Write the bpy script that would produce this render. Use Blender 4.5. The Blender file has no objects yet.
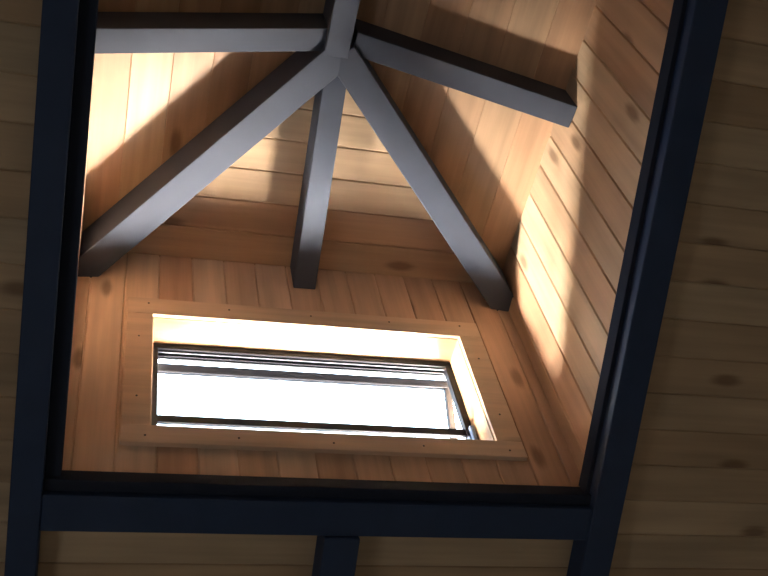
import bpy, bmesh, math, random
from mathutils import Matrix, Vector, Euler

random.seed(7)
C = bpy.context.scene.collection
S = 0.8                      # half width of the dormer in metres
ZE = 4.72                    # height of the dormer eave above the floor
# dormer proportions, in half widths of the dormer
HR, RUN = 0.305, 1.048       # rise of the hip roof, run of the hip end
DROP = 0.167                 # plumb depth of the dormer rafters
SLOPE = 0.4053               # pitch of the main roof
YB, ZB = -0.06, -1.412       # foot of the opening in the main roof
YBACK = -2.35                # back of the dormer
YEAVE = 1.2                  # eave wall of the main room
YRIDGE, YREAR, XSIDE = -2.9, -7.0, 2.7
ZFLOOR = -ZE / S


def W(x, y, z):
    return Vector((x * S, y * S, z * S + ZE))


# ------------------------------------------------------------------ helpers
def tag(o, label=None, cat=None, group=None, kind=None):
    if label: o['label'] = label
    if cat: o['category'] = cat
    if group: o['group'] = group
    if kind: o['kind'] = kind
    return o


def link(name, me, mat, parent=None):
    me.name = name
    o = bpy.data.objects.new(name, me)
    C.objects.link(o)
    if mat: me.materials.append(mat)
    if parent: o.parent = parent
    return o


def bm_obj(name, bm, mat, parent=None, matrix=None, bevel=0.0):
    bmesh.ops.recalc_face_normals(bm, faces=bm.faces)
    me = bpy.data.meshes.new(name)
    bm.to_mesh(me); bm.free()
    o = link(name, me, mat, parent)
    if matrix is not None: o.matrix_world = matrix
    if bevel:
        b = o.modifiers.new('bevel', 'BEVEL'); b.width = bevel; b.segments = 3
        b.limit_method = 'ANGLE'; b.angle_limit = math.radians(30)
        b.harden_normals = True
        for p in me.polygons: p.use_smooth = True
    return o


def add_box(bm, x0, x1, y0, y1, z0, z1):
    vs = [bm.verts.new((x, y, z)) for x in (x0, x1) for y in (y0, y1) for z in (z0, z1)]
    for f in ((0, 1, 3, 2), (4, 6, 7, 5), (0, 4, 5, 1), (2, 3, 7, 6), (0, 2, 6, 4), (1, 5, 7, 3)):
        bm.faces.new([vs[i] for i in f])


def add_hexa(bm, bot, top):
    """Closed solid between two equal loops of points."""
    b = [bm.verts.new(p) for p in bot]; t = [bm.verts.new(p) for p in top]
    bm.faces.new(b); bm.faces.new(t)
    n = len(b)
    for i in range(n):
        bm.faces.new([b[i], b[(i + 1) % n], t[(i + 1) % n], t[i]])


def add_cyl(bm, p, q, r, n=16, r2=None):
    p, q = Vector(p), Vector(q); d = (q - p).normalized()
    a = d.orthogonal().normalized(); b = d.cross(a)
    ring = lambda c, rr: [c + (a * math.cos(k * 2 * math.pi / n) + b * math.sin(k * 2 * math.pi / n)) * rr for k in range(n)]
    add_hexa(bm, ring(p, r), ring(q, r if r2 is None else r2))


def frame(origin, X, Y):
    X, Y = Vector(X).normalized(), Vector(Y).normalized(); Z = X.cross(Y)
    m = Matrix((X, Y, Z)).transposed().to_4x4(); m.translation = origin
    return m


def clip(poly, lo, hi):
    """The part of a convex polygon with lo <= v <= hi."""
    for s, lim in ((1, lo), (-1, -hi)):
        out = []
        for i, p in enumerate(poly):
            q = poly[(i + 1) % len(poly)]
            dp, dq = s * p[1] - lim, s * q[1] - lim
            if dp >= 0: out.append(p)
            if (dp > 1e-9 and dq < -1e-9) or (dp < -1e-9 and dq > 1e-9):
                t = dp / (dp - dq)
                out.append((p[0] + t * (q[0] - p[0]), p[1] + t * (q[1] - p[1])))
        poly = out
        if len(poly) < 3: return []
    return poly


def boards(name, mat, matrix, regions, width, phase, thick=0.025, groove=0.005, seed=0, parent=None):
    """Tongue-and-groove boarding: boards run along local X, local +Z faces the room."""
    rnd = random.Random(seed)
    tint = {}
    bm = bmesh.new(); lay = bm.faces.layers.float.new('board')
    for poly in regions:
        v0, v1 = min(p[1] for p in poly), max(p[1] for p in poly)
        k0, k1 = math.floor((v0 - phase) / width), math.floor((v1 - phase) / width)
        for k in range(k0, k1 + 1):
            a, b = phase + k * width, phase + (k + 1) * width
            t = tint.setdefault(k, rnd.random())
            for lo, hi, za, zb in ((a, a + groove, -groove, 0), (a + groove, b - groove, 0, 0), (b - groove, b, 0, -groove)):
                pc = clip(poly, lo, hi)
                if not pc: continue
                vs = [bm.verts.new((p[0], p[1], za + (zb - za) * min(1, max(0, (p[1] - lo) / (hi - lo))))) for p in pc]
                try:
                    f = bm.faces.new(vs)
                except ValueError:
                    continue
                f[lay] = t
        n = len(poly)
        bk = [bm.verts.new((p[0], p[1], -thick)) for p in poly]
        bm.faces.new(list(reversed(bk)))[lay] = 0.5
        for i in range(n):
            p, q = poly[i], poly[(i + 1) % n]
            f = bm.faces.new([bm.verts.new((p[0], p[1], -thick)), bm.verts.new((q[0], q[1], -thick)),
                              bm.verts.new((q[0], q[1], -groove * .5)), bm.verts.new((p[0], p[1], -groove * .5))])
            f[lay] = 0.5
    me = bpy.data.meshes.new(name); bm.to_mesh(me); bm.free()
    o = link(name, me, mat, parent); o.matrix_world = matrix
    return o


def ring_regions(u0, u1, v0, v1, a0, a1, b0, b1):
    """A rectangle with a rectangular hole, as four convex pieces."""
    return [[(u0, v0), (u1, v0), (u1, b0), (u0, b0)], [(u0, b1), (u1, b1), (u1, v1), (u0, v1)],
            [(u0, b0), (a0, b0), (a0, b1), (u0, b1)], [(a1, b0), (u1, b0), (u1, b1), (a1, b1)]]


# ---------------------------------------------------------------- materials
class N:
    def __init__(s, name):
        s.m = bpy.data.materials.new(name); s.m.use_nodes = True
        s.t = s.m.node_tree; s.t.nodes.clear()
        s.out = s.t.nodes.new('ShaderNodeOutputMaterial')

    def n(s, typ, **kw):
        nd = s.t.nodes.new('ShaderNode' + typ)
        for k, v in kw.items():
            if k.startswith('i_'): nd.inputs[k[2:].replace('_', ' ')].default_value = v
            else: setattr(nd, k, v)
        return nd

    def l(s, a, b): s.t.links.new(a, b)

    def math(s, op, a, b=None):
        nd = s.n('Math', operation=op)
        for i, v in enumerate((a, b)):
            if v is None: continue
            if isinstance(v, (int, float)): nd.inputs[i].default_value = v
            else: s.l(v, nd.inputs[i])
        return nd.outputs[0]

    def mix(s, fac, a, b, mode='MIX'):
        nd = s.n('MixRGB', blend_type=mode)
        for i, v in enumerate((fac, a, b)):
            if isinstance(v, (int, float)): nd.inputs[i].default_value = v
            elif isinstance(v, tuple): nd.inputs[i].default_value = (*v, 1)
            else: s.l(v, nd.inputs[i])
        return nd.outputs[0]


def wood(name, light, dark, knot=(0.10, 0.04, 0.015), knots=1.0, rough=0.5, board=True, coord='Object', axis=0, spec=0.35):
    m = N(name)
    tc = m.n('TexCoord')
    r = m.n('Attribute', attribute_name='board').outputs['Fac'] if board else m.n('ObjectInfo').outputs['Random']
    off = m.n('CombineXYZ'); m.l(m.math('MULTIPLY', r, 57.0), off.inputs[0]); m.l(m.math('MULTIPLY', r, 13.0), off.inputs[2])
    co = m.n('VectorMath', operation='ADD'); m.l(tc.outputs[coord], co.inputs[0]); m.l(off.outputs[0], co.inputs[1])

    def mapped(sl, sa):
        mp = m.n('Mapping'); sc = [sa, sa, sa]; sc[axis] = sl
        mp.inputs['Scale'].default_value = sc; m.l(co.outputs[0], mp.inputs[0]); return mp.outputs[0]
    g1 = m.n('TexNoise', i_Scale=1.0, i_Detail=4.0, i_Roughness=0.6); m.l(mapped(1.3, 34.0), g1.inputs['Vector'])
    g2 = m.n('TexNoise', i_Scale=1.0, i_Detail=2.0); m.l(mapped(1.6, 9.0), g2.inputs['Vector'])
    base = m.mix(m.math('MULTIPLY', r, 1.0), light, dark)
    grain = m.math('ADD', m.math('MULTIPLY', g1.outputs['Fac'], 0.5), m.math('MULTIPLY', g2.outputs['Fac'], 0.75))
    gr = m.n('MapRange'); m.l(grain, gr.inputs[0])
    for k, v in (('From Min', 0.42), ('From Max', 0.85), ('To Min', 0.70), ('To Max', 1.12)): gr.inputs[k].default_value = v
    col = m.mix(1.0, base, gr.outputs[0], 'MULTIPLY')
    vo = m.n('TexVoronoi', i_Scale=1.0, i_Randomness=1.0, voronoi_dimensions='2D' if board else '3D'); m.l(mapped(2.3, 6.0), vo.inputs['Vector'])
    wob = m.math('ADD', vo.outputs['Distance'], m.math('MULTIPLY', m.math('SUBTRACT', g1.outputs['Fac'], 0.5), 0.10))
    kr = m.n('MapRange', interpolation_type='SMOOTHSTEP'); m.l(wob, kr.inputs[0])
    for k, v in (('From Min', 0.05), ('From Max', 0.17), ('To Min', 1.0), ('To Max', 0.0)): kr.inputs[k].default_value = v
    sep = m.n('SeparateColor'); m.l(vo.outputs['Color'], sep.inputs[0])
    pick = m.math('GREATER_THAN', sep.outputs[0], 0.72)
    kf = m.math('MULTIPLY', m.math('MULTIPLY', kr.outputs[0], pick), 0.62 * knots)
    col = m.mix(kf, col, knot)
    b = m.n('BsdfPrincipled'); m.l(col, b.inputs['Base Color'])
    b.inputs['Roughness'].default_value = rough; b.inputs['Specular IOR Level'].default_value = spec
    bp = m.n('Bump', i_Strength=0.12, i_Distance=0.002); m.l(g1.outputs['Fac'], bp.inputs['Height']); m.l(bp.outputs[0], b.inputs['Normal'])
    m.l(b.outputs[0], m.out.inputs[0])
    return m.m


def paint(name, col, rough=0.4, spec=0.5, metal=0.0, vary=0.15, bump=0.15):
    m = N(name)
    tc = m.n('TexCoord')
    n1 = m.n('TexNoise', i_Scale=9.0, i_Detail=5.0); m.l(tc.outputs['Object'], n1.inputs['Vector'])
    n2 = m.n('TexNoise', i_Scale=120.0, i_Detail=2.0); m.l(tc.outputs['Object'], n2.inputs['Vector'])
    c = m.mix(n1.outputs['Fac'], tuple(v * (1 - vary) for v in col), tuple(v * (1 + vary) for v in col))
    b = m.n('BsdfPrincipled'); m.l(c, b.inputs['Base Color'])
    b.inputs['Roughness'].default_value = rough; b.inputs['Specular IOR Level'].default_value = spec; b.inputs['Metallic'].default_value = metal
    bp = m.n('Bump', i_Strength=bump, i_Distance=0.001); m.l(n2.outputs['Fac'], bp.inputs['Height']); m.l(bp.outputs[0], b.inputs['Normal'])
    m.l(b.outputs[0], m.out.inputs[0])
    return m.m


def glass(name):
    m = N(name)
    fr = m.n('Fresnel', i_IOR=1.45)
    t = m.n('BsdfTransparent'); t.inputs[0].default_value = (0.95, 0.96, 0.96, 1)
    g = m.n('BsdfGlossy'); g.inputs['Roughness'].default_value = 0.02
    mx = m.n('MixShader'); m.l(fr.outputs[0], mx.inputs[0]); m.l(t.outputs[0], mx.inputs[1]); m.l(g.outputs[0], mx.inputs[2])
    m.l(mx.outputs[0], m.out.inputs[0])
    return m.m


pine = wood('dormer_pine_lightened', (0.78, 0.57, 0.40), (0.63, 0.37, 0.23))  # same boards as the side walls, lightened where little light falls
pine_darkened = wood('dormer_pine_darkened', (0.58, 0.43, 0.285), (0.42, 0.215, 0.12))  # same boards again, darkened to offset the strong light on the side walls
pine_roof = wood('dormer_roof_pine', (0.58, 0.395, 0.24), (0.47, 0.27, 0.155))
pine_deck = wood('ceiling_pine', (0.50, 0.37, 0.23), (0.42, 0.28, 0.16), rough=0.6, spec=0.2)
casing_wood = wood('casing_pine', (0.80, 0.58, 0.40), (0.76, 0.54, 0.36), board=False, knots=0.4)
reveal_wood = wood('casing_pine_darkened', (0.42, 0.27, 0.15), (0.40, 0.25, 0.135), board=False, knots=0.3)  # casing wood darkened to offset the strong light on the reveals
floor_wood = wood('floor_oak', (0.50, 0.36, 0.23), (0.44, 0.30, 0.18), knots=0.2)
dark_paint = paint('navy_black_stain', (0.026, 0.041, 0.080), rough=0.55, spec=0.18)
rafter_lit_paint = paint('navy_black_stain_lit', (0.066, 0.074, 0.100), rough=0.6, spec=0.2)  # the beams' stain again, lightened and greyed for the light on the rafters
trim_paint = paint('navy_black_trim', (0.022, 0.026, 0.038), rough=0.85, spec=0.04)
window_metal = paint('bronze_window_metal', (0.012, 0.012, 0.015), rough=0.5, spec=0.12)
track_metal = paint('pale_track_metal', (0.07, 0.075, 0.09), rough=0.4, spec=0.3)
latch_metal = paint('bluish_latch_metal', (0.12, 0.17, 0.28), rough=0.35, metal=0.5)
nail_metal = paint('dark_nail', (0.05, 0.035, 0.025), rough=0.5)
plaster = paint('plain_plaster', (0.72, 0.69, 0.64), rough=0.8, spec=0.1)
metal_roof = paint('pale_roofing', (0.80, 0.79, 0.77), rough=0.6, spec=0.3)
clear = glass('window_glass')

# ------------------------------------------------------------- main roof slab
cs, sn = 1 / math.hypot(1, SLOPE), SLOPE / math.hypot(1, SLOPE)
ROOF = frame(W(0, YB, ZB), (1, 0, 0), (0, -cs, sn))      # X along the eave, Y up the slope, Z down into the room


def vy(y): return (YB - y) / cs                          # slope coordinate of a plan y


def zroof(y): return ZB + SLOPE * (YB - y)


vb = vy(YBACK)
ve, vr = vy(YEAVE), vy(YRIDGE)
sc = lambda pts: [(p[0] * S, p[1] * S) for p in pts]
regs = [sc(r) for r in ring_regions(-XSIDE - .14, XSIDE + .14, ve - .15, vr, -1, 1, -.05, vb)]
o = boards('ceiling', pine_deck, ROOF, regs, 0.1475 * S, -0.3417 * S, thick=0.03, groove=0.004, seed=3)
tag(o, 'dim knotty pine plank ceiling sloping around the dormer opening', 'ceiling', kind='structure')

# second slope of the main roof, behind the viewpoint
zr = zroof(YRIDGE)
o = boards('ceiling_rear', pine_deck, frame(W(0, YREAR, zr + SLOPE * (YREAR - YRIDGE)), (-1, 0, 0), (0, cs, sn)),
           [sc([(-XSIDE - .14, -.15), (XSIDE + .14, -.15), (XSIDE + .14, (YRIDGE - YREAR) / cs), (-XSIDE - .14, (YRIDGE - YREAR) / cs)])],
           0.1475 * S, 0, thick=0.03, groove=0.004, seed=4)
tag(o, 'pine plank ceiling of the opposite roof slope', 'ceiling', kind='structure')

bm = bmesh.new()                                          # unseen strip over the main ridge, added to stop light leaking in
yr0, yr1, zc = YRIDGE - .3, YRIDGE + .3, SLOPE * .3
ring = lambda x: [W(x, YRIDGE, zr + .02), W(x, yr0, zr - zc + .02), W(x, yr0, zr - zc + .08), W(x, YRIDGE, zr + .09), W(x, yr1, zr - zc + .08), W(x, yr1, zr - zc + .02)]
add_hexa(bm, ring(-XSIDE - .14), ring(XSIDE + .14))
tag(bm_obj('ridge_light_block', bm, metal_roof), 'unseen strip added over the main ridge to block light', 'roof', kind='structure')

# plain walls and floor of the room below
zrear = zr + SLOPE * (YREAR - YRIDGE)
def slab(name, pts, d, mat, label, cat):
    bm = bmesh.new(); d = Vector(d)
    add_hexa(bm, [W(*p) for p in pts], [W(*p) + d for p in pts])
    return tag(bm_obj(name, bm, mat), label, cat, kind='structure')
X1 = XSIDE
slab('wall_front', [(-X1, YEAVE, ZFLOOR), (X1, YEAVE, ZFLOOR), (X1, YEAVE, zroof(YEAVE)), (-X1, YEAVE, zroof(YEAVE))], (0, .1, 0), plaster, 'plain plastered eave wall of the room below', 'wall')
slab('wall_right', [(X1, YEAVE, ZFLOOR), (X1, YEAVE, zroof(YEAVE)), (X1, YRIDGE, zr), (X1, YREAR, zrear), (X1, YREAR, ZFLOOR)],
     (.1, 0, 0), plaster, 'plain plastered gable wall on the right of the room below', 'wall')
slab('wall_rear', [(-X1, YREAR, ZFLOOR), (X1, YREAR, ZFLOOR), (X1, YREAR, zrear), (-X1, YREAR, zrear)], (0, -.1, 0), plaster, 'plain plastered rear wall of the room below', 'wall')
bm = bmesh.new()                                          # left gable wall, with an opening added to light the room
zs, zt, yw0, yw1 = ZFLOOR + 1.0 / S, ZFLOOR + 2.1 / S, -2.5, -1.0
for poly in ([(YEAVE, ZFLOOR), (YREAR, ZFLOOR), (YREAR, zs), (YEAVE, zs)], [(YEAVE, zs), (yw1, zs), (yw1, zt), (YEAVE, zt)], [(yw0, zs), (YREAR, zs), (YREAR, zt), (yw0, zt)],
             [(YEAVE, zt), (YREAR, zt), (YREAR, zrear), (YRIDGE, zr), (YEAVE, zroof(YEAVE))]):
    add_hexa(bm, [W(-X1, *p) for p in poly], [W(-X1, *p) - Vector((.1, 0, 0)) for p in poly])
tag(bm_obj('wall_left', bm, plaster), 'plain plastered gable wall with an added light opening on the left of the room below', 'wall', kind='structure')
slab('floor', [(-X1, YEAVE, ZFLOOR), (X1, YEAVE, ZFLOOR), (X1, YREAR, ZFLOOR), (-X1, YREAR, ZFLOOR)], (0, 0, -.1), floor_wood, 'brown wooden floor of the room below', 'floor')
# -------------------------------------------------------------- dormer walls
ZT = 0.02                                                 # walls run a touch past the eave
wo = dict(x=0.68, zb=-1.135, zt=-0.465)
# front wall: local X up, local Y towards -x
A = frame(W(0, 0, 0), (0, 0, 1), (-1, 0, 0))
regs = [sc(r) for r in ring_regions(-1.43, ZT, -1.03, 1.03, wo['zb'], wo['zt'], -wo['x'], wo['x'])]
o = boards('wall_dormer_window', pine, A, regs, 0.1455 * S, 0.073 * S, seed=12)
tag(o, 'upright pine board wall around the dormer window', 'wall', kind='structure')
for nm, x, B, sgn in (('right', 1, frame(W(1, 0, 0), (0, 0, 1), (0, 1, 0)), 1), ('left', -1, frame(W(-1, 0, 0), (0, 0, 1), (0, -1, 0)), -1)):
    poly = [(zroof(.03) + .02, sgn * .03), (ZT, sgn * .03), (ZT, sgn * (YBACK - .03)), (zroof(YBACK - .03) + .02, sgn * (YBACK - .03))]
    o = boards('wall_dormer_' + nm, pine_darkened, B, [sc(poly)], 0.1535 * S, sgn * -0.236 * S, seed=22 + sgn)
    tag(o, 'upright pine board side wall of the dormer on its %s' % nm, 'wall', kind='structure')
o = boards('wall_dormer_rear', pine, frame(W(0, YBACK, 0), (0, 0, 1), (1, 0, 0)),
           [sc([(zroof(YBACK) + .02, -1.03), (ZT, -1.03), (HR + .02, 0), (ZT, 1.03), (zroof(YBACK) + .02, 1.03)])], 0.15 * S, 0, seed=31)
tag(o, 'upright pine board rear wall of the dormer', 'wall', kind='structure')

# --------------------------------------------------------------- dormer roof
EX = 1.11                                                 # the slopes run out past the walls as eaves
lf = math.hypot(RUN, HR); ls = math.hypot(1, HR)
apex = W(0, -RUN, HR)
eF = EX - 1
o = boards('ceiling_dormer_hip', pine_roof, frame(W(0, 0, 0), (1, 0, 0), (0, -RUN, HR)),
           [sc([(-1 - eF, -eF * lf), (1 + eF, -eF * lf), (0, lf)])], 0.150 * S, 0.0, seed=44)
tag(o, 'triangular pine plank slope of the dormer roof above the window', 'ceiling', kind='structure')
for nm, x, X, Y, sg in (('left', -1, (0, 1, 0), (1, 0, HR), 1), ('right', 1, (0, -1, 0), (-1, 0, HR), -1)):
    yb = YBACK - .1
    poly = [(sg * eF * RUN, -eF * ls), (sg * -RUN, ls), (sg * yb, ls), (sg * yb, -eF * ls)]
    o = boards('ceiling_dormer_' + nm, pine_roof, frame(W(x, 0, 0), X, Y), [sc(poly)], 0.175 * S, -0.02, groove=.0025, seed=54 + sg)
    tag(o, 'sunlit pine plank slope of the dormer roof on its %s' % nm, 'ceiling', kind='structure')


# ------------------------------------------------------------ dormer rafters
def rafter(name, p, q, half, drop, mat, label, group, cut_p=None, cut_q=None, drop_q=None):
    """Timber under a line p-q of the roof plane, plumb ends; half is half its width in plan."""
    p, q = Vector(p), Vector(q)
    d = Vector((q.x - p.x, q.y - p.y, 0)).normalized(); s = Vector((-d.y, d.x, 0)) * half
    dn = Vector((0, 0, -drop))
    up = Vector((0, 0, 0.004 / S))
    bm = bmesh.new()
    ring = lambda c: [W(*(c + s + up)), W(*(c - s + up)), W(*(c - s + dn)), W(*(c + s + dn))]
    add_hexa(bm, ring(p), ring(q))
    ctr = W(*((p + q) / 2 + dn / 2))
    L = (W(*q) - W(*p))
    M = frame(ctr, L, s)
    bmesh.ops.transform(bm, matrix=M.inverted(), verts=bm.verts)
    o = bm_obj(name, bm, mat, matrix=M, bevel=0.004)
    return tag(o, label, 'rafter', group, 'thing')


G = 'rafters of the dormer roof'
HB = 0.052                                                # half width of a rafter
rafter('ridge_beam', (-.024, -RUN + .012, HR), (-.024, YBACK, HR), HB, DROP + .058, rafter_lit_paint,
       'dark ridge beam running from the meeting point of the rafters to the upper picture edge', None)['category'] = 'beam'
rafter('rafter', (-HB, -RUN - .045, HR * (1 - HB)), (-1, -RUN - .012, 0), HB, DROP, rafter_lit_paint, 'dark level rafter crossing to the dormer left wall above the bright patch', G)
rafter('rafter', (HB, -RUN - .045, HR * (1 - HB)), (1, -RUN + .028, 0), HB, DROP, rafter_lit_paint, 'dark rafter slanting to the middle of the right board wall', G)
rafter('rafter', (0, -RUN + HB, HR * (1 - HB)), (0, 0, 0), HB, DROP, rafter_lit_paint, 'short dark middle rafter pointing down at the top of the window', G)
for sx, lab in ((-1, 'long dark hip rafter running down to the corner left of the window'), (1, 'long dark hip rafter running down to the corner right of the window')):
    a = 0.0
    rafter('hip_rafter', (sx * a, -RUN * (1 - a), HR * (1 - a)), (sx, 0, 0), .064, DROP + .048, rafter_lit_paint, lab, G)

# -------------------------------------------- main rafters around the opening
HBM = 0.11


def beam(name, x0, x1, v0, v1, h0, h1, mat, label, cat, group=None, bev=0.005, kind='thing'):
    bm = bmesh.new()
    cx, cv = (x0 + x1) / 2, (v0 + v1) / 2
    add_box(bm, (x0 - cx) * S, (x1 - cx) * S, (v0 - cv) * S, (v1 - cv) * S, h0 * S, h1 * S)
    o = bm_obj(name, bm, mat, matrix=ROOF @ Matrix.Translation((cx * S, cv * S, 0)), bevel=bev)
    return tag(o, label, cat, group, kind)


GM = 'dark timbers framing the opening'
beam('frame_beam', -1.122, -1.0225, ve + .01, vr - .01, -.002, HBM, dark_paint, 'long navy beam along the left edge of the ceiling opening', 'beam', GM)
beam('frame_beam', 0.95, 1.072, ve + .01, vr - .01, -.002, HBM, dark_paint, 'long navy beam along the right edge of the ceiling opening', 'beam', GM)
beam('header_beam', -1.0225, 0.95, -.172, -.042, -.002, HBM - .006, dark_paint, 'navy cross beam under the window side of the opening', 'beam', GM)
beam('header_beam', -1.0225, 0.95, vb + .03, vb + .15, -.002, HBM - .006, dark_paint, 'navy cross beam closing the opening at its upper end', 'beam', GM)
beam('jack_rafter', -.07, .06, ve + .01, -.172, -.002, HBM + .01, dark_paint, 'short navy rafter running down from the cross beam below the window', 'rafter')

LH0, LH1 = -.012, .055
beam('trim_1', -1.0225, -.970, 0, vb, LH0, LH1, trim_paint, 'thin dark lining board inside the left edge of the opening', 'trim', kind='structure', bev=.003)
beam('trim_2', 0.932, 0.95, 0, vb, LH0, LH1, trim_paint, 'thin dark lining board inside the right edge of the opening', 'trim', kind='structure', bev=.003)
beam('trim_3', -1.0225, 0.95, -.042, 0, -.003, LH1 + .02, trim_paint, 'thin dark lining board along the lower edge of the opening', 'trim', kind='structure', bev=.003)
beam('trim_4', -1.0225, 0.95, vb, vb + .03, LH0, LH1, trim_paint, 'thin dark lining board along the upper edge of the opening', 'trim', kind='structure', bev=.003)

# -------------------------------------------------------------------- window
win = bpy.data.objects.new('window_1', None); C.objects.link(win)
win.location = W(0, 0, wo['zb'])
tag(win, 'low wide awning window in pine casing, tilted open to a white sky', 'window', kind='structure')
bpy.context.view_layer.update()


def part(name, boxes, mat, parent=win, bevel=0.0, label=None, rot=None):
    """boxes in half widths, placed in the room; the part's origin sits at its middle."""
    lo = [min(b[i] for b in boxes) for i in (0, 2, 4)]; hi = [max(b[i] for b in boxes) for i in (1, 3, 5)]
    c = [(a + b) / 2 for a, b in zip(lo, hi)]
    bm = bmesh.new()
    for b in boxes:
        add_box(bm, (b[0] - c[0]) * S, (b[1] - c[0]) * S, (b[2] - c[1]) * S, (b[3] - c[1]) * S, (b[4] - c[2]) * S, (b[5] - c[2]) * S)
    m = Matrix.Translation(W(*c))
    if rot is not None: m = rot @ m
    o = bm_obj(name, bm, mat, None, m, bevel)
    o.parent = parent
    o.matrix_parent_inverse = parent.matrix_world.inverted() if parent is win else Matrix()
    if parent is not win:
        o.matrix_parent_inverse = parent.matrix_world.inverted()
    o.matrix_world = m
    if label: o['label'] = label
    bpy.context.view_layer.update()
    return o


x, zb, zt = wo['x'], wo['zb'], wo['zt']
CX, CT, CB, CTH = 0.788, -0.358, -1.225, 0.022
cas = [part('casing', [(-CX, CX, -CTH, 0, zt, CT)], casing_wood, bevel=.002),
       part('casing', [(-CX, CX, -CTH, 0, CB, zb)], casing_wood, bevel=.002),
       part('casing', [(-CX, -x, -CTH, 0, zb, zt)], casing_wood, bevel=.002),
       part('casing', [(x, CX, -CTH, 0, zb, zt)], casing_wood, bevel=.002)]
nails = [(0, [(-.70, -.395), (-.36, -.40), (0.0, -.40), (.36, -.40), (.70, -.39)]), (1, [(-.70, -1.19), (-.36, -1.185), (0.0, -1.19), (.36, -1.185), (.72, -1.19)]),
         (2, [(-.735, -.62), (-.735, -.98)]), (3, [(.735, -.62), (.735, -.98)])]
for k, pts in nails:
    for (nx, nz) in pts:
        bm = bmesh.new(); add_cyl(bm, (0, 0.001, 0), (0, -.0012, 0), .0035, 10)
        m = Matrix.Translation(W(nx, -CTH, nz))
        o = bm_obj('nail_head', bm, nail_metal, None, m); o.parent = cas[k]; o.matrix_parent_inverse = cas[k].matrix_world.inverted()
RD = 0.20                                                  # outer face of the wall lining
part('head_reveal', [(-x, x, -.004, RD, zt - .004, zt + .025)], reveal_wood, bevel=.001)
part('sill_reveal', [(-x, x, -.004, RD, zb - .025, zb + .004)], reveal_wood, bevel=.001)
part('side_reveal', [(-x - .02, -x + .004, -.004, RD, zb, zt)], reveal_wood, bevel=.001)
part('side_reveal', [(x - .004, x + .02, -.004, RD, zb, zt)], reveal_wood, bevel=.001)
FY, FY2, JX, HZ = 0.13, 0.165, 0.645, -0.503
fr = part('window_frame', [(-x, x, FY, FY2 + .03, HZ, zt), (-x, -JX, FY, FY2, zb, HZ), (JX, x, FY, FY2, zb, HZ), (-x, x, FY, FY2, zb, zb + .03)], window_metal, bevel=.002,
          label='dark bronze window frame')
for k, (y0, y1, dz) in enumerate(((.142, .147, .010), (.160, .165, .013), (.178, .182, .010))):
    part('track_rib', [(-JX, JX, y0, y1, HZ - dz, HZ)], track_metal if k != 1 else window_metal, fr)
part('crossbar', [(-JX, JX, .136, .152, -.947, -.908)], window_metal, bevel=.002, label='dark horizontal bar across the lower part of the window')
# awning sash, hinged at its head and pushed out at the bottom
hinge = W(0, .205, -.512)
rot = Matrix.Translation(hinge) @ Matrix.Rotation(math.radians(22), 4, 'X') @ Matrix.Translation(-hinge)
SX, SB, SW, SD = 0.690, -1.15, 0.030, 0.03
sy = .205
sash = part('sash', [(-SX, SX, sy, sy + SD, -.55, -.512), (-SX, SX, sy, sy + SD, SB, SB + .04), (-SX, -SX + SW, sy, sy + SD, SB + .04, -.55), (SX - SW, SX, sy, sy + SD, SB + .04, -.55)],
            window_metal, bevel=.002, rot=rot, label='dark awning sash tilted outwards')
part('pane', [(-SX + SW - .005, SX - SW + .005, sy + .012, sy + .018, SB + .035, -.545)], clear, sash, rot=rot)
# stay arm and handle by the right jamb
bm = bmesh.new()
add_cyl(bm, (0, 0, 0), (-.03, .20, .02), .006, 12)
add_cyl(bm, (0, -.004, -.012), (0, -.004, .02), .011, 12)
m = Matrix.Translation(W(.655, .14, -.985)); o = bm_obj('stay_arm', bm, latch_metal, None, m, .001); o.parent = win; o.matrix_parent_inverse = win.matrix_world.inverted()
bm = bmesh.new(); add_box(bm, -.007, .007, -.012, .006, -.035, .045)
m = Matrix.Translation(W(.660, .115, -.975)); o = bm_obj('handle', bm, latch_metal, None, m, .004); o.parent = win; o.matrix_parent_inverse = win.matrix_world.inverted()

# ------------------------------------------- outside: roofing below the window
bm = bmesh.new()
x0, x1 = -2.8, 2.8
y0, y1 = .26, 1.5
hh = .06
pts = []
for (xx, yy) in ((x0, y0), (x1, y0), (x1, y1), (x0, y1)): pts.append((xx, yy, zroof(yy) + .05))
add_hexa(bm, [W(*p) for p in pts], [W(p[0], p[1], p[2] + .04) for p in pts])
k = x0 + .1
while k < x1:                                              # standing seams
    add_hexa(bm, [W(k, y0, zroof(y0) + .09), W(k + .02, y0, zroof(y0) + .09), W(k + .02, y1, zroof(y1) + .09), W(k, y1, zroof(y1) + .09)],
             [W(k, y0, zroof(y0) + .125), W(k + .02, y0, zroof(y0) + .125), W(k + .02, y1, zroof(y1) + .125), W(k, y1, zroof(y1) + .125)])
    k += .5
tag(bm_obj('roof_cladding', bm, metal_roof), 'pale seamed roofing below the dormer window', 'roof', kind='structure')

# --------------------------------------------------------------------- light
world = bpy.data.worlds.new('sky'); bpy.context.scene.world = world
world.use_nodes = True
bg = world.node_tree.nodes['Background']
wt = world.node_tree
wc = wt.nodes.new('ShaderNodeTexCoord'); wx = wt.nodes.new('ShaderNodeSeparateXYZ'); wt.links.new(wc.outputs['Generated'], wx.inputs[0])
wr = wt.nodes.new('ShaderNodeValToRGB'); wm = wt.nodes.new('ShaderNodeMapRange')
wm.inputs['From Min'].default_value = -1; wm.inputs['From Max'].default_value = 1
wt.links.new(wx.outputs['Z'], wm.inputs[0]); wt.links.new(wm.outputs[0], wr.inputs[0])
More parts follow.
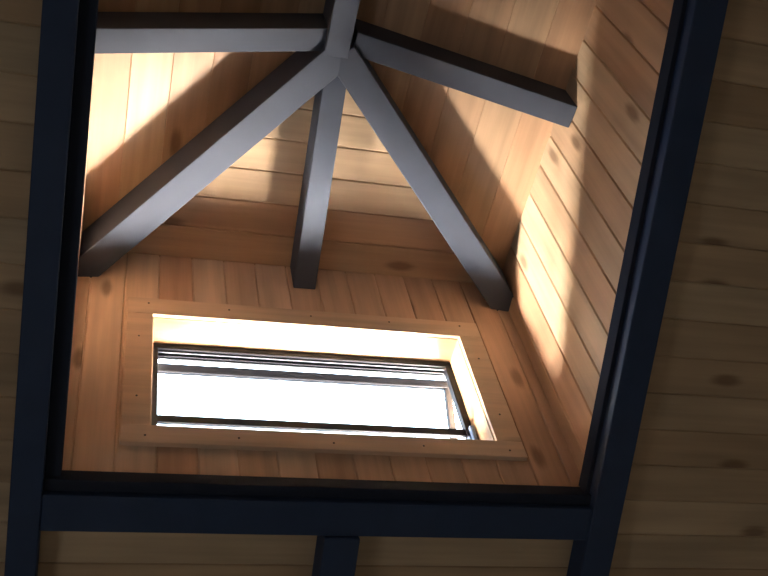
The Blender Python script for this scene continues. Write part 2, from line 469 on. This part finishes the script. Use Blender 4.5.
# sunlit land below the horizon, hazy sky above it
LAND, SKY, LB, SB_ = (.9, .93, 1.0), (.70, .84, 1.0), 10.5, 10.5
el = wr.color_ramp.elements
el[0].position = 0.0; el[0].color = (*[c * .2 for c in LAND], 1)
el[1].position = 1.0; el[1].color = (*[c * SB_ / LB for c in SKY], 1)
for p_, c_ in ((.30, (*[c * .2 for c in LAND], 1)), (.485, (*[c * .3 for c in LAND], 1)), (.51, (*[c * SB_ / LB for c in SKY], 1))):
    e_ = el.new(p_); e_.color = c_
wt.links.new(wr.outputs[0], bg.inputs[0]); bg.inputs[1].default_value = LB


def portal(name, loc, rot, sx, sy_):
    l = bpy.data.lights.new(name, 'AREA'); l.shape = 'RECTANGLE'; l.size = sx; l.size_y = sy_; l.cycles.is_portal = True
    o = bpy.data.objects.new(name, l); C.objects.link(o); o.location = loc; o.rotation_euler = rot


portal('dormer_window_portal', W(0, .26, -.80), (math.radians(-90), 0, 0), 1.45 * S, .8 * S)
portal('added_opening_portal', W(-X1 - .13, (yw0 + yw1) / 2, (zs + zt) / 2), (math.radians(90), 0, math.radians(-90)), (yw1 - yw0) * S, (zt - zs) * S)  # samples the sky through the opening added in the left wall
sun = bpy.data.lights.new('sun', 'SUN'); sun.energy = 7800.0; sun.angle = math.radians(0.53); sun.color = (1, .95, .87)
so = bpy.data.objects.new('sun', sun); C.objects.link(so)
dv = Vector((0.12, -1.0, 1.15))                             # towards the sun
so.rotation_euler = dv.to_track_quat('Z', 'Y').to_euler(); so.location = W(3, 0, 4)

# -------------------------------------------------------------------- camera
cam = bpy.data.cameras.new('camera'); co = bpy.data.objects.new('camera', cam); C.objects.link(co)
cam.sensor_fit = 'HORIZONTAL'; cam.sensor_width = 36.0; cam.lens = 1006.3 / 768 * 36.0
cam.clip_start = .02
yaw, pitch, roll = -0.4476, 2.4843, -0.2784
co.matrix_world = Matrix.Translation(W(-.8747, -2.6407, -3.899)) @ Matrix.Rotation(yaw, 4, 'Z') @ Matrix.Rotation(pitch, 4, 'X') @ Matrix.Rotation(roll, 4, 'Z')
sc_ = bpy.context.scene
sc_.camera = co
vs = sc_.view_settings
vs.view_transform = 'Standard'; vs.look = 'None'; vs.gamma = 1; vs.use_curve_mapping = False; vs.exposure = 0.2
cy = sc_.cycles
cy.use_denoising = True; cy.use_guiding = True; cy.max_bounces = 12; cy.diffuse_bounces = 6; cy.transparent_max_bounces = 12
cy.sample_clamp_indirect = 0
